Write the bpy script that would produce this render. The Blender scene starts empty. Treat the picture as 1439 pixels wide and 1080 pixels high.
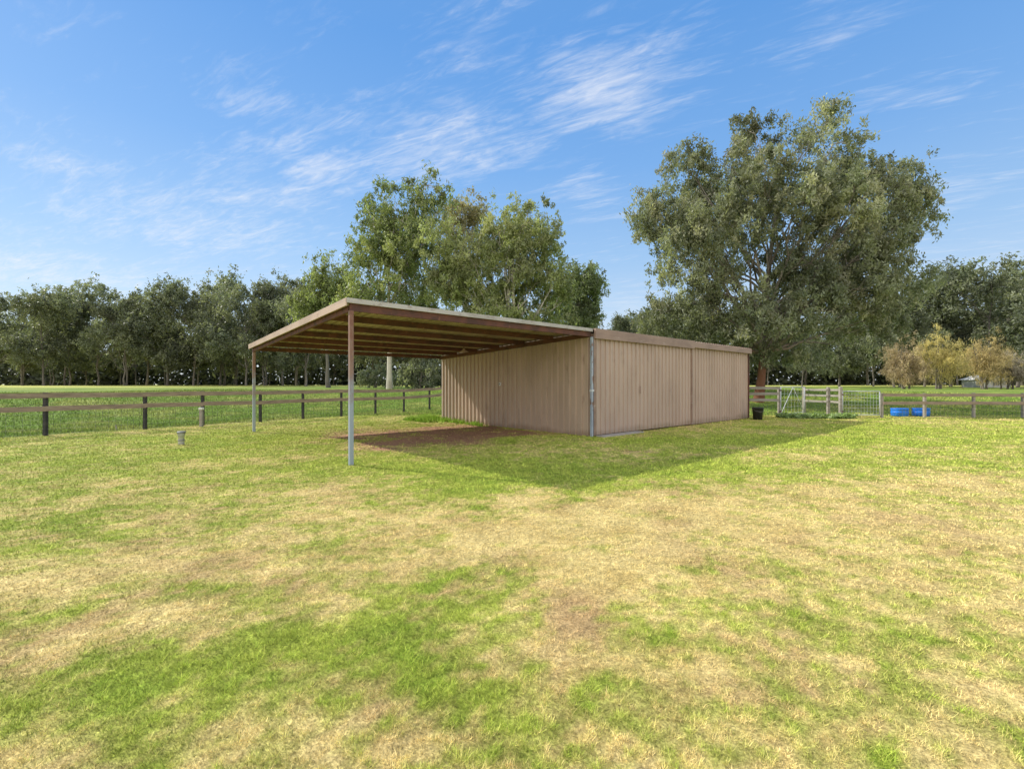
import bpy, math, random
import numpy as np
from mathutils import Vector
random.seed(7); rng = np.random.default_rng(11)
S = bpy.context.scene; C = S.collection
CAMH = 1.55; F = 640.0
SUNV = Vector((-4.06, 1.9, 3.18)).normalized()

# ------------------------------------------------------------ noise
def _h(xi, yi, s):
    h = (xi.astype(np.int64) * 374761393 + yi.astype(np.int64) * 668265263 + s * 97531357).astype(np.uint64) & np.uint64(0xffffffff)
    h = ((h ^ (h >> np.uint64(13))) * np.uint64(1274126177)) & np.uint64(0xffffffff)
    h = ((h ^ (h >> np.uint64(15))) * np.uint64(2246822519)) & np.uint64(0xffffffff)
    return ((h ^ (h >> np.uint64(16))) & np.uint64(0xffff)).astype(np.float64) / 65535.0
def vn(x, y, s=0):
    xi = np.floor(x); yi = np.floor(y); fx = x - xi; fy = y - yi
    fx = fx * fx * (3 - 2 * fx); fy = fy * fy * (3 - 2 * fy)
    a = _h(xi, yi, s); b = _h(xi + 1, yi, s); c = _h(xi, yi + 1, s); d = _h(xi + 1, yi + 1, s)
    return (a * (1 - fx) + b * fx) * (1 - fy) + (c * (1 - fx) + d * fx) * fy
def fbm(x, y, sc, s=0, o=4):
    v = 0; a = .5; t = 0
    for k in range(o):
        v = v + a * vn(x * sc + 17.3 * k, y * sc - 9.1 * k, s + k); t += a; a *= .55; sc *= 2.1
    return v / t
def sst(a, b, x):
    t = np.clip((x - a) / (b - a), 0, 1); return t * t * (3 - 2 * t)

# ------------------------------------------------------------ site layout
ANG = math.radians(41); D1 = (math.cos(ANG), math.sin(ANG)); D2 = (-D1[1], D1[0])
AX, AY = -3.155, 8.78
def loc(x, y):
    dx = x - AX; dy = y - AY
    return dx * D1[0] + dy * D1[1], dx * D2[0] + dy * D2[1]
def edist(x, y):
    e1 = (x + 14.1) * -.806 + (y - 13.8) * .592
    e2 = y - 22.6
    return np.maximum(e1, e2)
def gz(x, y):
    x = np.asarray(x, float); y = np.asarray(y, float)
    e = edist(x, y)
    z = 1.02 * sst(2, 16, e) + .3 * sst(30, 85, e)
    z = z + .5 * (fbm(x, y, .12, 5, 2) - .5) * sst(3, 12, e) * (1 - sst(60, 90, e)) * .6
    z = z + .03 * (fbm(x, y, .9, 8, 3) - .5)
    return z
def gz1(x, y): return float(gz(np.array([x]), np.array([y]))[0])
def px(p, Y): return (p - 720) / F * Y
GREENS = [(-1.0, 2.6, .95, .42, .5), (-2.3, 2.3, .7, .3, .38), (-.8, 3.5, .45, .3, .3), (-.2, 7.0, 1.7, .8, .45), (2.2, 8.4, 3.2, 1.2, .6),
          (7.5, 12.6, 4.5, 1.3, .65), (-2.5, 8.6, 2.2, 1.6, .45), (-7.5, 13, 4, 2.6, .3), (1.2, 2.75, .5, .25, .15), (-4.4, 5.2, 1.4, .5, .15),
          (9, 9, 2.5, 1, .25), (-3.1, 3.4, .5, .25, .2), (14, 15, 4, 2.5, .35), (-6.5, 7.6, 1.6, .7, .25), (2.6, 2.7, .8, .3, .15), (-8, 9.5, 3, 1.2, .2)]
STRAWS = [(2.0, 5.2, 3.0, .8, .36), (-.2, 4.4, 1.4, .5, .26), (1.6, 6.0, 2.0, .5, .22), (-4.5, 6.6, 3, .7, .15), (.2, 2.9, .8, .4, .35), (1.4, 2.2, 1.2, .35, .22),
          (5.5, 6.8, 3.0, .8, .25), (-2.6, 2.9, .7, .25, .25), (2.0, 3.9, 1.3, .7, .36), (.8, 3.6, .9, .6, .3), (-2.0, 3.9, .8, .35, .2)]
def surf(x, y):
    wx = x + 1.4 * (fbm(x, y, .8, 21, 4) - .5); wy = y + 1.4 * (fbm(x, y, .8, 31, 4) - .5)
    g = .43 + .65 * (fbm(x, y, .55, 1, 4) - .5) + .95 * (fbm(x, y, 2.6, 2, 4) - .5) + 1.2 * (fbm(x, y, 12., 3, 3) - .5)
    for (cx, cy, rx, ry, a) in GREENS: g = g + a * np.exp(-((wx - cx) / rx) ** 2 - ((wy - cy) / ry) ** 2)
    for (cx, cy, rx, ry, a) in STRAWS: g = g - a * np.exp(-((wx - cx) / rx) ** 2 - ((wy - cy) / ry) ** 2)
    e = edist(x, y); pad = sst(-.2, .8, e + .6 * (fbm(x, y, 1., 44, 2) - .5))
    g = g + .16 * sst(7, 14, y)
    br = 1.1 * np.exp(-((wx - .25) / .42) ** 2 - ((wy - 2.85) / .3) ** 2) + .7 * np.exp(-((wx + 2.6) / .5) ** 2 - ((wy - 2.62) / .2) ** 2)
    br = np.clip(br + sst(.52, .76, fbm(x, y, 1.7, 61, 4)) * .6, 0, 1)
    t, s = loc(x, y)
    n = fbm(x, y, 1.1, 51, 4) - .5; t2 = t + 2.6 * n; s2 = s + 2.8 * n
    di = sst(.5, 2.0, t2) * (1 - sst(6.9, 7.6, t2)) * sst(.2, 1.8, s2) * (1 - sst(5.0, 7.2, s2))
    di = di * sst(.2, .62, fbm(x, y, 2.3, 53, 5) + .1 * (1 - pad))
    ins = ((t > 7.3) & (t < 18.4) & (s > -.02) & (s < 8.1))
    di = np.where(ins, 1, di)
    g = np.where(pad > .5, np.maximum(g, .62 + .7 * (fbm(x, y, .45, 71, 3) - .5)), g)
    return np.clip(g, 0, 1), di, br, pad, ins
STRAW = np.array([.82, .645, .265]); STRAW2 = np.array([.66, .49, .18]); GREEN = np.array([.45, .51, .08]); GREEN2 = np.array([.28, .39, .045])
BROWN = np.array([.52, .335, .17]); DIRT = np.array([.38, .215, .135]); PAD = np.array([.21, .32, .05]); PAD2 = np.array([.44, .47, .12])
def lerp(a, b, t): return a * (1 - t[:, None]) + b * t[:, None]
def groundcol(x, y, rnd=None):
    g, di, br, pad, ins = surf(x, y)
    n1 = fbm(x, y, 3.3, 81, 3) if rnd is None else rnd
    st = lerp(STRAW, STRAW2, sst(.3, .9, n1)); st = lerp(st, BROWN, br * .75)
    gr = lerp(GREEN, GREEN2, sst(.3, .8, n1))
    gg = np.clip((g - .18) / .62, 0, 1)
    if rnd is not None: gg = np.clip(gg + (rng.random(len(x)) - .5) * .6 * (1 - np.abs(2 * gg - 1) * .6), 0, 1)
    c = lerp(st, gr, gg)
    pc = lerp(PAD, PAD2, sst(.4, .75, fbm(x, y, .8, 91, 4)) * .8)
    far = sst(45, 70, edist(x, y)); pc = lerp(pc, np.array([.66, .66, .17]), far)
    c = lerp(c, pc, pad)
    return c, g, di, pad, ins

# ------------------------------------------------------------ mesh helpers
def np_mesh(name, V, Fc, k, mat, parent=None, col=None, smooth=False):
    me = bpy.data.meshes.new(name); V = np.asarray(V, np.float32); Fc = np.asarray(Fc, np.int32)
    n = len(Fc)
    me.vertices.add(len(V)); me.vertices.foreach_set('co', V.ravel())
    me.loops.add(n * k); me.loops.foreach_set('vertex_index', Fc.ravel())
    me.polygons.add(n); me.polygons.foreach_set('loop_start', np.arange(n, dtype=np.int32) * k)
    me.polygons.foreach_set('loop_total', np.full(n, k, np.int32))
    if col is not None:
        a = me.attributes.new('col', 'FLOAT_COLOR', 'POINT')
        cc = np.ones((len(V), 4), np.float32); cc[:, :3] = col; a.data.foreach_set('color', cc.ravel())
    if smooth: me.polygons.foreach_set('use_smooth', np.ones(n, bool))
    me.update(calc_edges=True)
    me.materials.append(mat)
    o = bpy.data.objects.new(name, me); C.objects.link(o)
    if parent: o.parent = parent
    return o
class MB:
    def __init__(s): s.v = []; s.f = []
    def box(s, x0, x1, y0, y1, z0, z1):
        b = len(s.v); s.v += [(x, y, z) for z in (z0, z1) for y in (y0, y1) for x in (x0, x1)]
        s.f += [tuple(b + i for i in q) for q in ((0, 2, 3, 1), (4, 5, 7, 6), (0, 1, 5, 4), (2, 6, 7, 3), (0, 4, 6, 2), (1, 3, 7, 5))]; return s
    def bar(s, p, q, w, h):
        p = Vector(p); q = Vector(q); d = (q - p).normalized()
        up = Vector((0, 0, 1)) if abs(d.z) < .95 else Vector((0, 1, 0))
        a = d.cross(up).normalized(); u = a.cross(d).normalized(); b = len(s.v)
        for e in (p, q):
            for i, j in ((-1, -1), (1, -1), (1, 1), (-1, 1)): s.v.append(tuple(e + a * i * w / 2 + u * j * h / 2))
        s.f += [tuple(b + i for i in q2) for q2 in ((0, 1, 2, 3), (7, 6, 5, 4), (0, 4, 5, 1), (1, 5, 6, 2), (2, 6, 7, 3), (3, 7, 4, 0))]; return s
    def tube(s, pts, rad, n=8, cap=True):
        pts = [Vector(p) for p in pts]; base = len(s.v); m = len(pts)
        if not hasattr(rad, '__len__'): rad = [rad] * m
        ref = Vector((1, 0, 0))
        for i, p in enumerate(pts):
            d = (pts[min(i + 1, m - 1)] - pts[max(i - 1, 0)]).normalized()
            a = ref - d * ref.dot(d)
            if a.length < .1: a = Vector((0, 1, 0)) - d * d.y
            a.normalize(); b = d.cross(a); ref = a
            for k in range(n):
                t = 2 * math.pi * k / n; s.v.append(tuple(p + (a * math.cos(t) + b * math.sin(t)) * rad[i]))
        for i in range(m - 1):
            for k in range(n):
                k2 = (k + 1) % n; s.f.append((base + i * n + k, base + i * n + k2, base + (i + 1) * n + k2, base + (i + 1) * n + k))
        if cap:
            s.f.append(tuple(base + k for k in range(n))[::-1]); s.f.append(tuple(base + (m - 1) * n + k for k in range(n)))
        return s
    def lathe(s, prof, n=20, c=(0, 0, 0)):
        base = len(s.v); m = len(prof)
        for r, z in prof:
            for k in range(n):
                t = 2 * math.pi * k / n; s.v.append((c[0] + r * math.cos(t), c[1] + r * math.sin(t), c[2] + z))
        for i in range(m - 1):
            for k in range(n):
                k2 = (k + 1) % n; s.f.append((base + i * n + k, base + i * n + k2, base + (i + 1) * n + k2, base + (i + 1) * n + k))
        return s
    def ribbed(s, O, U, L, W0, W1, N, sp=.25, d=.028, rw=.05):
        O = Vector(O); U = Vector(U).normalized(); W0 = Vector(W0); W1 = Vector(W1); N = Vector(N).normalized()
        prof = []; u = 0
        while u < L - 1e-6:
            for du, o in ((0, 0), (sp / 2 - rw / 2 - .01, 0), (sp / 2 - rw / 2, d), (sp / 2 + rw / 2, d), (sp / 2 + rw / 2 + .01, 0)):
                if u + du <= L: prof.append((u + du, o))
            u += sp
        prof.append((L, 0)); b = len(s.v)
        for u, o in prof:
            w = W0.lerp(W1, u / L); p = O + U * u + N * o
            s.v.append(tuple(p)); s.v.append(tuple(p + w))
        for i in range(len(prof) - 1): s.f.append((b + 2 * i, b + 2 * i + 2, b + 2 * i + 3, b + 2 * i + 1))
        return s
    def build(s, name, mat, parent=None, smooth=False, bevel=0):
        me = bpy.data.meshes.new(name); me.from_pydata(s.v, [], s.f); me.update(); me.materials.append(mat)
        o = bpy.data.objects.new(name, me); C.objects.link(o)
        if parent: o.parent = parent
        if smooth:
            for p in me.polygons: p.use_smooth = len(p.vertices) == 4
        if bevel:
            m = o.modifiers.new('b', 'BEVEL'); m.width = bevel; m.segments = 2; m.limit_method = 'ANGLE'
        return o
def tag(o, label=None, cat=None, group=None, kind=None):
    if label: o['label'] = label
    if cat: o['category'] = cat
    if group: o['group'] = group
    if kind: o['kind'] = kind
    return o
def empty(name, l, rz=0):
    o = bpy.data.objects.new(name, None); C.objects.link(o); o.location = l; o.rotation_euler = (0, 0, rz); o.empty_display_size = .2
    return o

# ------------------------------------------------------------ materials
def newmat(name):
    m = bpy.data.materials.new(name); m.use_nodes = True; nt = m.node_tree; nt.nodes.clear()
    out = nt.nodes.new('ShaderNodeOutputMaterial'); return m, nt, out
def surfmat(name, c1, c2, c3=None, sc=3., stretch=(1, 1, 1), rough=.6, metal=0, bump=.2, lo=.4, hi=.65, lo3=.6, hi3=.7, bsc=40., low=None):
    m, nt, out = newmat(name); N = nt.nodes; Lk = nt.links
    b = N.new('ShaderNodeBsdfPrincipled'); Lk.new(b.outputs[0], out.inputs[0])
    b.inputs['Roughness'].default_value = rough; b.inputs['Metallic'].default_value = metal
    tc = N.new('ShaderNodeTexCoord'); mp = N.new('ShaderNodeMapping'); mp.inputs['Scale'].default_value = stretch; Lk.new(tc.outputs['Object'], mp.inputs[0])
    def noise(s, det=6):
        n = N.new('ShaderNodeTexNoise'); n.inputs['Scale'].default_value = s; n.inputs['Detail'].default_value = det; n.inputs['Roughness'].default_value = .62; Lk.new(mp.outputs[0], n.inputs['Vector']); return n
    n1 = noise(sc); r1 = N.new('ShaderNodeMapRange'); r1.interpolation_type = 'SMOOTHSTEP'; r1.inputs[1].default_value = lo; r1.inputs[2].default_value = hi; Lk.new(n1.outputs[0], r1.inputs[0])
    mx = N.new('ShaderNodeMix'); mx.data_type = 'RGBA'; mx.inputs[6].default_value = (*c1, 1); mx.inputs[7].default_value = (*c2, 1); Lk.new(r1.outputs[0], mx.inputs[0]); cur = mx.outputs[2]
    if c3:
        n2 = noise(sc * 2.3, 8); r2 = N.new('ShaderNodeMapRange'); r2.interpolation_type = 'SMOOTHSTEP'; r2.inputs[1].default_value = lo3; r2.inputs[2].default_value = hi3; Lk.new(n2.outputs[0], r2.inputs[0])
        m2 = N.new('ShaderNodeMix'); m2.data_type = 'RGBA'; m2.inputs[7].default_value = (*c3, 1); Lk.new(cur, m2.inputs[6]); Lk.new(r2.outputs[0], m2.inputs[0]); cur = m2.outputs[2]
    if low:
        col_, za, zb_ = low; sx = N.new('ShaderNodeSeparateXYZ'); Lk.new(tc.outputs['Object'], sx.inputs[0])
        ad = N.new('ShaderNodeMath'); ad.operation = 'MULTIPLY_ADD'; ad.inputs[1].default_value = (zb_ - za) * 2.6; Lk.new(n1.outputs[0], ad.inputs[0]); Lk.new(sx.outputs[2], ad.inputs[2])
        r3 = N.new('ShaderNodeMapRange'); r3.interpolation_type = 'SMOOTHSTEP'; off = (zb_ - za) * 1.3; r3.inputs[1].default_value = za + off; r3.inputs[2].default_value = zb_ + off; Lk.new(ad.outputs[0], r3.inputs[0])
        m3 = N.new('ShaderNodeMix'); m3.data_type = 'RGBA'; m3.inputs[6].default_value = (*col_, 1); Lk.new(cur, m3.inputs[7]); Lk.new(r3.outputs[0], m3.inputs[0]); cur = m3.outputs[2]
    Lk.new(cur, b.inputs['Base Color'])
    if bump:
        n3 = noise(bsc, 4); bp = N.new('ShaderNodeBump'); bp.inputs['Strength'].default_value = bump; bp.inputs['Distance'].default_value = .01; Lk.new(n3.outputs[0], bp.inputs['Height']); Lk.new(bp.outputs[0], b.inputs['Normal'])
    return m
def leafmat(name, trans=.35, rough=.6, spec=.25, tcol=(1.1, 1.15, .6), up=0):
    m, nt, out = newmat(name); N = nt.nodes; Lk = nt.links
    at = N.new('ShaderNodeAttribute'); at.attribute_name = 'col'
    b = N.new('ShaderNodeBsdfPrincipled'); b.inputs['Roughness'].default_value = rough; b.inputs['Specular IOR Level'].default_value = spec
    t = N.new('ShaderNodeBsdfTranslucent'); mu = N.new('ShaderNodeMix'); mu.data_type = 'RGBA'; mu.blend_type = 'MULTIPLY'; mu.inputs[0].default_value = 1; mu.inputs[7].default_value = (*tcol, 1)
    Lk.new(at.outputs['Color'], b.inputs['Base Color']); Lk.new(at.outputs['Color'], mu.inputs[6]); Lk.new(mu.outputs[2], t.inputs[0])
    if up:
        ge = N.new('ShaderNodeNewGeometry'); mv = N.new('ShaderNodeMix'); mv.data_type = 'VECTOR'; mv.inputs[0].default_value = up; mv.inputs[5].default_value = (0, 0, 1); Lk.new(ge.outputs['Normal'], mv.inputs[4])
        nn = N.new('ShaderNodeVectorMath'); nn.operation = 'NORMALIZE'; Lk.new(mv.outputs[1], nn.inputs[0]); Lk.new(nn.outputs[0], b.inputs['Normal'])
    if not trans: Lk.new(b.outputs[0], out.inputs[0]); return m
    ms = N.new('ShaderNodeMixShader'); ms.inputs[0].default_value = trans; Lk.new(b.outputs[0], ms.inputs[1]); Lk.new(t.outputs[0], ms.inputs[2]); Lk.new(ms.outputs[0], out.inputs[0])
    return m
def groundmat():
    m, nt, out = newmat('lawn_ground'); N = nt.nodes; Lk = nt.links
    at = N.new('ShaderNodeAttribute'); at.attribute_name = 'col'; b = N.new('ShaderNodeBsdfPrincipled'); b.inputs['Roughness'].default_value = .95; b.inputs['Specular IOR Level'].default_value = .1
    tc = N.new('ShaderNodeTexCoord')
    ns = []
    for s in (2.2, 14., 60.):
        n = N.new('ShaderNodeTexNoise'); n.inputs['Scale'].default_value = s; n.inputs['Detail'].default_value = 5; n.inputs['Roughness'].default_value = .7; Lk.new(tc.outputs['Object'], n.inputs['Vector']); ns.append(n)
    cur = at.outputs['Color']
    for n, lo, hi in zip(ns, (.85, .6, .4), (1.15, 1.4, 1.6)):
        r = N.new('ShaderNodeMapRange'); r.inputs[1].default_value = .3; r.inputs[2].default_value = .7; r.inputs[3].default_value = lo; r.inputs[4].default_value = hi; Lk.new(n.outputs[0], r.inputs[0])
        mx = N.new('ShaderNodeVectorMath'); mx.operation = 'SCALE'; Lk.new(cur, mx.inputs[0]); Lk.new(r.outputs[0], mx.inputs['Scale']); cur = mx.outputs[0]
    Lk.new(cur, b.inputs['Base Color'])
    bp = N.new('ShaderNodeBump'); bp.inputs['Strength'].default_value = .6; bp.inputs['Distance'].default_value = .03; Lk.new(ns[1].outputs[0], bp.inputs['Height'])
    Lk.new(bp.outputs[0], b.inputs['Normal']); Lk.new(b.outputs[0], out.inputs[0]); return m
M = {}
M['ground'] = groundmat()
M['blade'] = leafmat('grass_blades', 0, .8, .1, (1.05, 1.05, .7), up=.55)
M['leaf'] = leafmat('gum_leaves', .4, .5, .35)
M['twig'] = leafmat('twiggy_foliage', .3, .8, .1, (1, 1, .8))
M['wall'] = surfmat('brown_painted_steel', (.51, .385, .295), (.445, .335, .255), (.33, .24, .18), sc=1.4, stretch=(1, 1, .35), rough=.5, bump=.06, lo3=.55, hi3=.8, low=((.36, .26, .185), .02, .22))
M['door'] = surfmat('brown_door_steel', (.51, .385, .31), (.45, .335, .268), (.36, .265, .21), sc=1.1, stretch=(1, 1, .4), rough=.5, bump=.06, lo3=.55, hi3=.8, low=((.37, .28, .21), .06, .26))
M['fascia'] = surfmat('brown_fascia_steel', (.35, .24, .185), (.275, .185, .145), (.42, .33, .275), sc=2., stretch=(.6, 1, 2), rough=.55, bump=.1)
M['barge'] = surfmat('tan_barge_steel', (.48, .35, .26), (.38, .27, .2), (.27, .16, .1), sc=2., stretch=(1, .5, 2), rough=.55, bump=.1)
M['lichen'] = surfmat('weathered_grey_flashing', (.50, .48, .45), (.40, .375, .345), (.24, .18, .14), sc=3.2, stretch=(.5, 1, 1.5), rough=.75, bump=.3, lo3=.55, hi3=.7)
M['rust'] = surfmat('rusty_red_oxide_steel', (.14, .056, .036), (.08, .038, .028), (.22, .10, .055), sc=3, rough=.8, bump=.25)
M['under'] = surfmat('aged_roof_sheet', (.45, .38, .285), (.32, .255, .185), (.20, .11, .07), sc=1.6, stretch=(1, .4, 1), rough=.55, bump=.05)
M['galv'] = surfmat('post_steel_rusting_at_top', (.20, .09, .055), (.26, .17, .13), (.14, .07, .045), sc=6, stretch=(1, 1, .45), rough=.6, bump=.2, low=((.30, .35, .41), .9, 2.3))
M['galvblue'] = surfmat('corner_post_steel', (.38, .44, .52), (.30, .35, .42), (.22, .13, .09), sc=4, stretch=(1, 1, .5), rough=.5, bump=.1, lo3=.55, hi3=.62)
M['timber'] = surfmat('weathered_fence_timber', (.33, .25, .185), (.22, .165, .125), (.40, .34, .28), sc=2.5, stretch=(1, 1, 6), rough=.85, bump=.4)
M['greytimber'] = surfmat('grey_yard_timber', (.36, .325, .28), (.25, .225, .19), (.20, .15, .11), sc=2.5, stretch=(1, 1, 6), rough=.85, bump=.4)
M['blackpost'] = surfmat('black_painted_post', (.03, .03, .032), (.06, .055, .05), sc=4, rough=.8, bump=.3)
M['wire'] = surfmat('fence_wire', (.22, .22, .21), (.14, .13, .12), sc=6, rough=.5, metal=.5, bump=0)
M['whitesteel'] = surfmat('galvanised_gate_pipe', (.60, .63, .65), (.45, .47, .49), sc=5, rough=.45, bump=.05)
M['pvc'] = surfmat('grey_plastic_pipe', (.50, .51, .49), (.38, .39, .37), sc=8, rough=.55, bump=.05)
M['pvccap'] = surfmat('dark_pipe_cap', (.24, .25, .25), (.16, .16, .16), sc=8, rough=.6, bump=.05)
M['blackplastic'] = surfmat('black_plastic', (.02, .02, .022), (.035, .035, .035), sc=5, rough=.5, bump=.05)
M['blue'] = surfmat('blue_plastic_drum', (.01, .22, .85), (.01, .16, .65), sc=5, rough=.4, bump=.03)
M['concrete'] = surfmat('concrete_sill', (.42, .39, .34), (.3, .27, .23), sc=5, rough=.9, bump=.3)
M['white'] = surfmat('white_switch_plastic', (.75, .75, .72), (.65, .65, .62), sc=5, rough=.5, bump=0)
M['bark'] = surfmat('pale_gum_bark', (.66, .60, .51), (.42, .37, .30), (.22, .17, .12), sc=1.6, stretch=(1, 1, .3), rough=.85, bump=.4, bsc=14)
M['barkred'] = surfmat('rust_brown_gum_bark', (.28, .25, .21), (.16, .135, .11), (.44, .41, .36), sc=1.5, stretch=(1, 1, .25), rough=.9, bump=.5, lo3=.56, hi3=.68, bsc=12, low=((.19, .08, .042), 1.6, 4.0))
M['barkdark'] = surfmat('dark_gum_bark', (.20, .175, .15), (.11, .095, .08), (.40, .37, .33), sc=.8, stretch=(1, 1, .25), rough=.9, bump=.3, bsc=8)
M['farroof'] = surfmat('pale_roof_sheet', (.62, .63, .64), (.5, .5, .5), sc=2, rough=.5, bump=0)
M['farwall'] = surfmat('pale_render_wall', (.5, .48, .44), (.4, .38, .35), sc=2, rough=.8, bump=0)
M['glass'] = surfmat('dark_window_glass', (.03, .035, .04), (.04, .045, .05), sc=2, rough=.15, bump=0)

# ------------------------------------------------------------ ground
def axis(c, a, u0, u1, n): return c + a * np.sinh(np.linspace(u0, u1, n))
xs = axis(0, 3., -7.2, 7.2, 640); ys = axis(5, 3., -3.2, 7.4, 560)
X, Y = np.meshgrid(xs, ys); xf = X.ravel(); yf = Y.ravel()
zc = gz(xf, yf); gc, g_, di_, pad_, ins_ = groundcol(xf, yf)
gc = gc * .72  # soil under the grass darkened to paint in small shadows between blades
dn = fbm(xf, yf, 3., 101, 4)
gc = lerp(gc, DIRT, di_) * (1 + .45 * (dn[:, None] - .5))
i = np.arange(559)[:, None] * 640 + np.arange(639)[None, :]; i = i.ravel()
ground = np_mesh('ground', np.stack([xf, yf, zc], 1), np.stack([i, i + 1, i + 641, i + 640], 1), 4, M['ground'], col=gc, smooth=True)
tag(ground, 'lawn of straw coloured and green patches running on into paddocks', 'ground', kind='structure')

# ------------------------------------------------------------ grass
def blades(name, x, y, h, w, lean, col, mat, zoff=0):
    n = len(x); z = gz(x, y) - .002 + zoff
    a = rng.uniform(0, 2 * np.pi, n); b = rng.uniform(0, 2 * np.pi, n)
    P = np.stack([x, y, z], 1); wv = np.stack([np.cos(a), np.sin(a), np.zeros(n)], 1) * w[:, None] / 2
    tip = P + np.stack([np.cos(b) * lean * h, np.sin(b) * lean * h, h], 1)
    V = np.empty((n, 3, 3)); V[:, 0] = P - wv; V[:, 1] = P + wv; V[:, 2] = tip
    return np_mesh(name, V.reshape(-1, 3), np.arange(3 * n).reshape(n, 3), 3, mat, col=np.repeat(col, 3, 0))
N0 = 1400000
u = rng.random(N0); r = 1.45 * (48 / 1.45) ** (u ** 1.0); th = rng.uniform(-.98, .98, N0) 
x = r * np.sin(th); y = r * np.cos(th)
rnd = .5 * rng.random(N0) + .5 * fbm(x, y, 3.3, 81, 3)
col, g, di, pad, ins = groundcol(x, y, rnd)
tuft = fbm(x, y, 26., 201, 2); tuft2 = fbm(x, y, 8., 221, 2)
keep = (~ins) & (rng.random(N0) > di * .95) & (rng.random(N0) < .25 + 1.2 * tuft)
x, y, r, col, g, pad, tuft, tuft2 = x[keep], y[keep], r[keep], col[keep], g[keep], pad[keep], tuft[keep], tuft2[keep]; n = len(x)
col = col * (rng.uniform(.58, 1.42, n) * (.62 + .78 * sst(.25, .75, tuft)) * (.82 + .38 * tuft2))[:, None]
h = (.010 + .010 * g) * rng.uniform(.5, 1.5, n) * (.4 + 1.2 * tuft) * (1 + .5 * np.clip(r / 10, 0, 1)); h = np.where(pad > .5, rng.uniform(.04, .11, n) * (.5 + fbm(x, y, .8, 91, 3)), h)
w = np.maximum(.0027, r * .0010) * rng.uniform(.6, 1.3, n)
lean = rng.uniform(.2, 1.5, n) * np.where(pad > .5, .5, 1)
gr = blades('lawn_grass', x, y, h, w, lean, col, M['blade']); tag(gr, 'short patchy grass blades covering the lawn and paddocks', 'grass', kind='stuff')
nt_ = 9000; t = np.concatenate([7.08 - np.abs(rng.normal(0, .16, nt_ // 3)), rng.uniform(6.0, 7.3, 2 * nt_ // 3)])
s = np.concatenate([rng.uniform(4.6, 8.6, nt_ // 3), rng.normal(8.5, .5, 2 * nt_ // 3)])
x = AX + t * D1[0] + s * D2[0]; y = AY + t * D1[1] + s * D2[1]
cl = fbm(x, y, 2.2, 7, 3); k = cl > .47; x, y, cl = x[k], y[k], cl[k]; n = len(x)
col = np.array([.46, .70, .09]) * rng.uniform(.5, 1.4, n)[:, None]
wd = blades('weeds', x, y, rng.uniform(.08, .34, n) * (cl * 2.0 - .45), rng.uniform(.015, .035, n), rng.uniform(.1, .7, n), col, M['blade'])
tag(wd, 'tall bright green weeds along the foot of the shed side wall', 'weeds', kind='stuff')
nc = 2000; t = rng.uniform(0, 7.1, nc); s = rng.uniform(.3, 7, nc); x = AX + t * D1[0] + s * D2[0]; y = AY + t * D1[1] + s * D2[1]
_, di, *_r = surf(x, y); k = di > .4; x, y = x[k], y[k]; n = len(x); R = rng.uniform(.006, .03, n); z = gz(x, y)
octv = np.array([[1, 0, 0], [0, 1, 0], [-1, 0, 0], [0, -1, 0], [0, 0, .8], [0, 0, -.4]]); octf = np.array([[0, 1, 4], [1, 2, 4], [2, 3, 4], [3, 0, 4], [1, 0, 5], [2, 1, 5], [3, 2, 5], [0, 3, 5]])
V = octv[None] * R[:, None, None] * rng.uniform(.6, 1.3, (n, 6, 1)) + np.stack([x, y, z], 1)[:, None]
cc = np.repeat(DIRT * rng.uniform(.6, 1.4, n)[:, None], 6, 0)
tag(np_mesh('dirt_clods', V.reshape(-1, 3), (octf[None] + 6 * np.arange(n)[:, None, None]).reshape(-1, 3), 3, M['twig'], col=cc), 'loose reddish dirt clods scattered under the open carport', 'dirt clods', kind='stuff')

# ------------------------------------------------------------ shed
sh = empty('farm_shed', (AX, AY, 0), ANG)
tag(sh, 'long brown corrugated steel shed with open carport on its left end', 'shed')
SD = 8.2; T1 = 7.27; T2 = 18.45
def rz(s): return 3.15 - .33 * s / SD
W = (0, SD + .2, rz(SD + .1) - rz(-.1))
MB().ribbed((-.07, -.1, rz(-.1)), (1, 0, 0), T1 + .05, W, W, (0, 0, 1), .2, .035, .05).build('carport_roof', M['under'], sh)
MB().ribbed((T1, -.13, rz(-.1) + .02), (1, 0, 0), T2 - T1 + .1, W, W, (0, 0, 1), .2, .03, .04).build('shed_roof', M['fascia'], sh)
MB().box(-.085, T1 - .03, -.125, -.1, 3.105, 3.2).box(-.085, T1 - .03, -.1, .05, 3.19, 3.2).build('fascia', M['lichen'], sh, bevel=.004)['label'] = 'weathered greyish flashing along the carport front edge'
MB().box(0, T1 - .06, -.07, -.02, 2.96, 3.11).build('front_beam', M['rust'], sh, bevel=.004)
MB().box(0, T1 - .06, SD - .02, SD + .03, 2.66, 2.79).build('back_beam', M['rust'], sh, bevel=.004)
mb = MB(); b0 = (-.085, -.12, 3.12); b1 = (-.085, SD + .1, 2.79); mb.bar(b0, b1, .03, .15).build('barge_board', M['barge'], sh, bevel=.003)
MB().bar((.02, .0, rz(0) - .14), (.02, SD, rz(SD) - .14), .06, .12).build('rafter', M['rust'], sh)
MB().bar((T1 - .10, .0, rz(0) - .14), (T1 - .10, SD, rz(SD) - .14), .06, .12).build('rafter', M['rust'], sh)
for q in range(5):
    s_ = 1.4 + q * 1.36; z_ = rz(s_)
    MB().box(.06, T1 - .14, s_ - .02, s_ + .02, z_ - .14, z_ - .006).box(.06, T1 - .14, s_ + .02, s_ + .06, z_ - .14, z_ - .134).build('purlin', M['rust'], sh)
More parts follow.
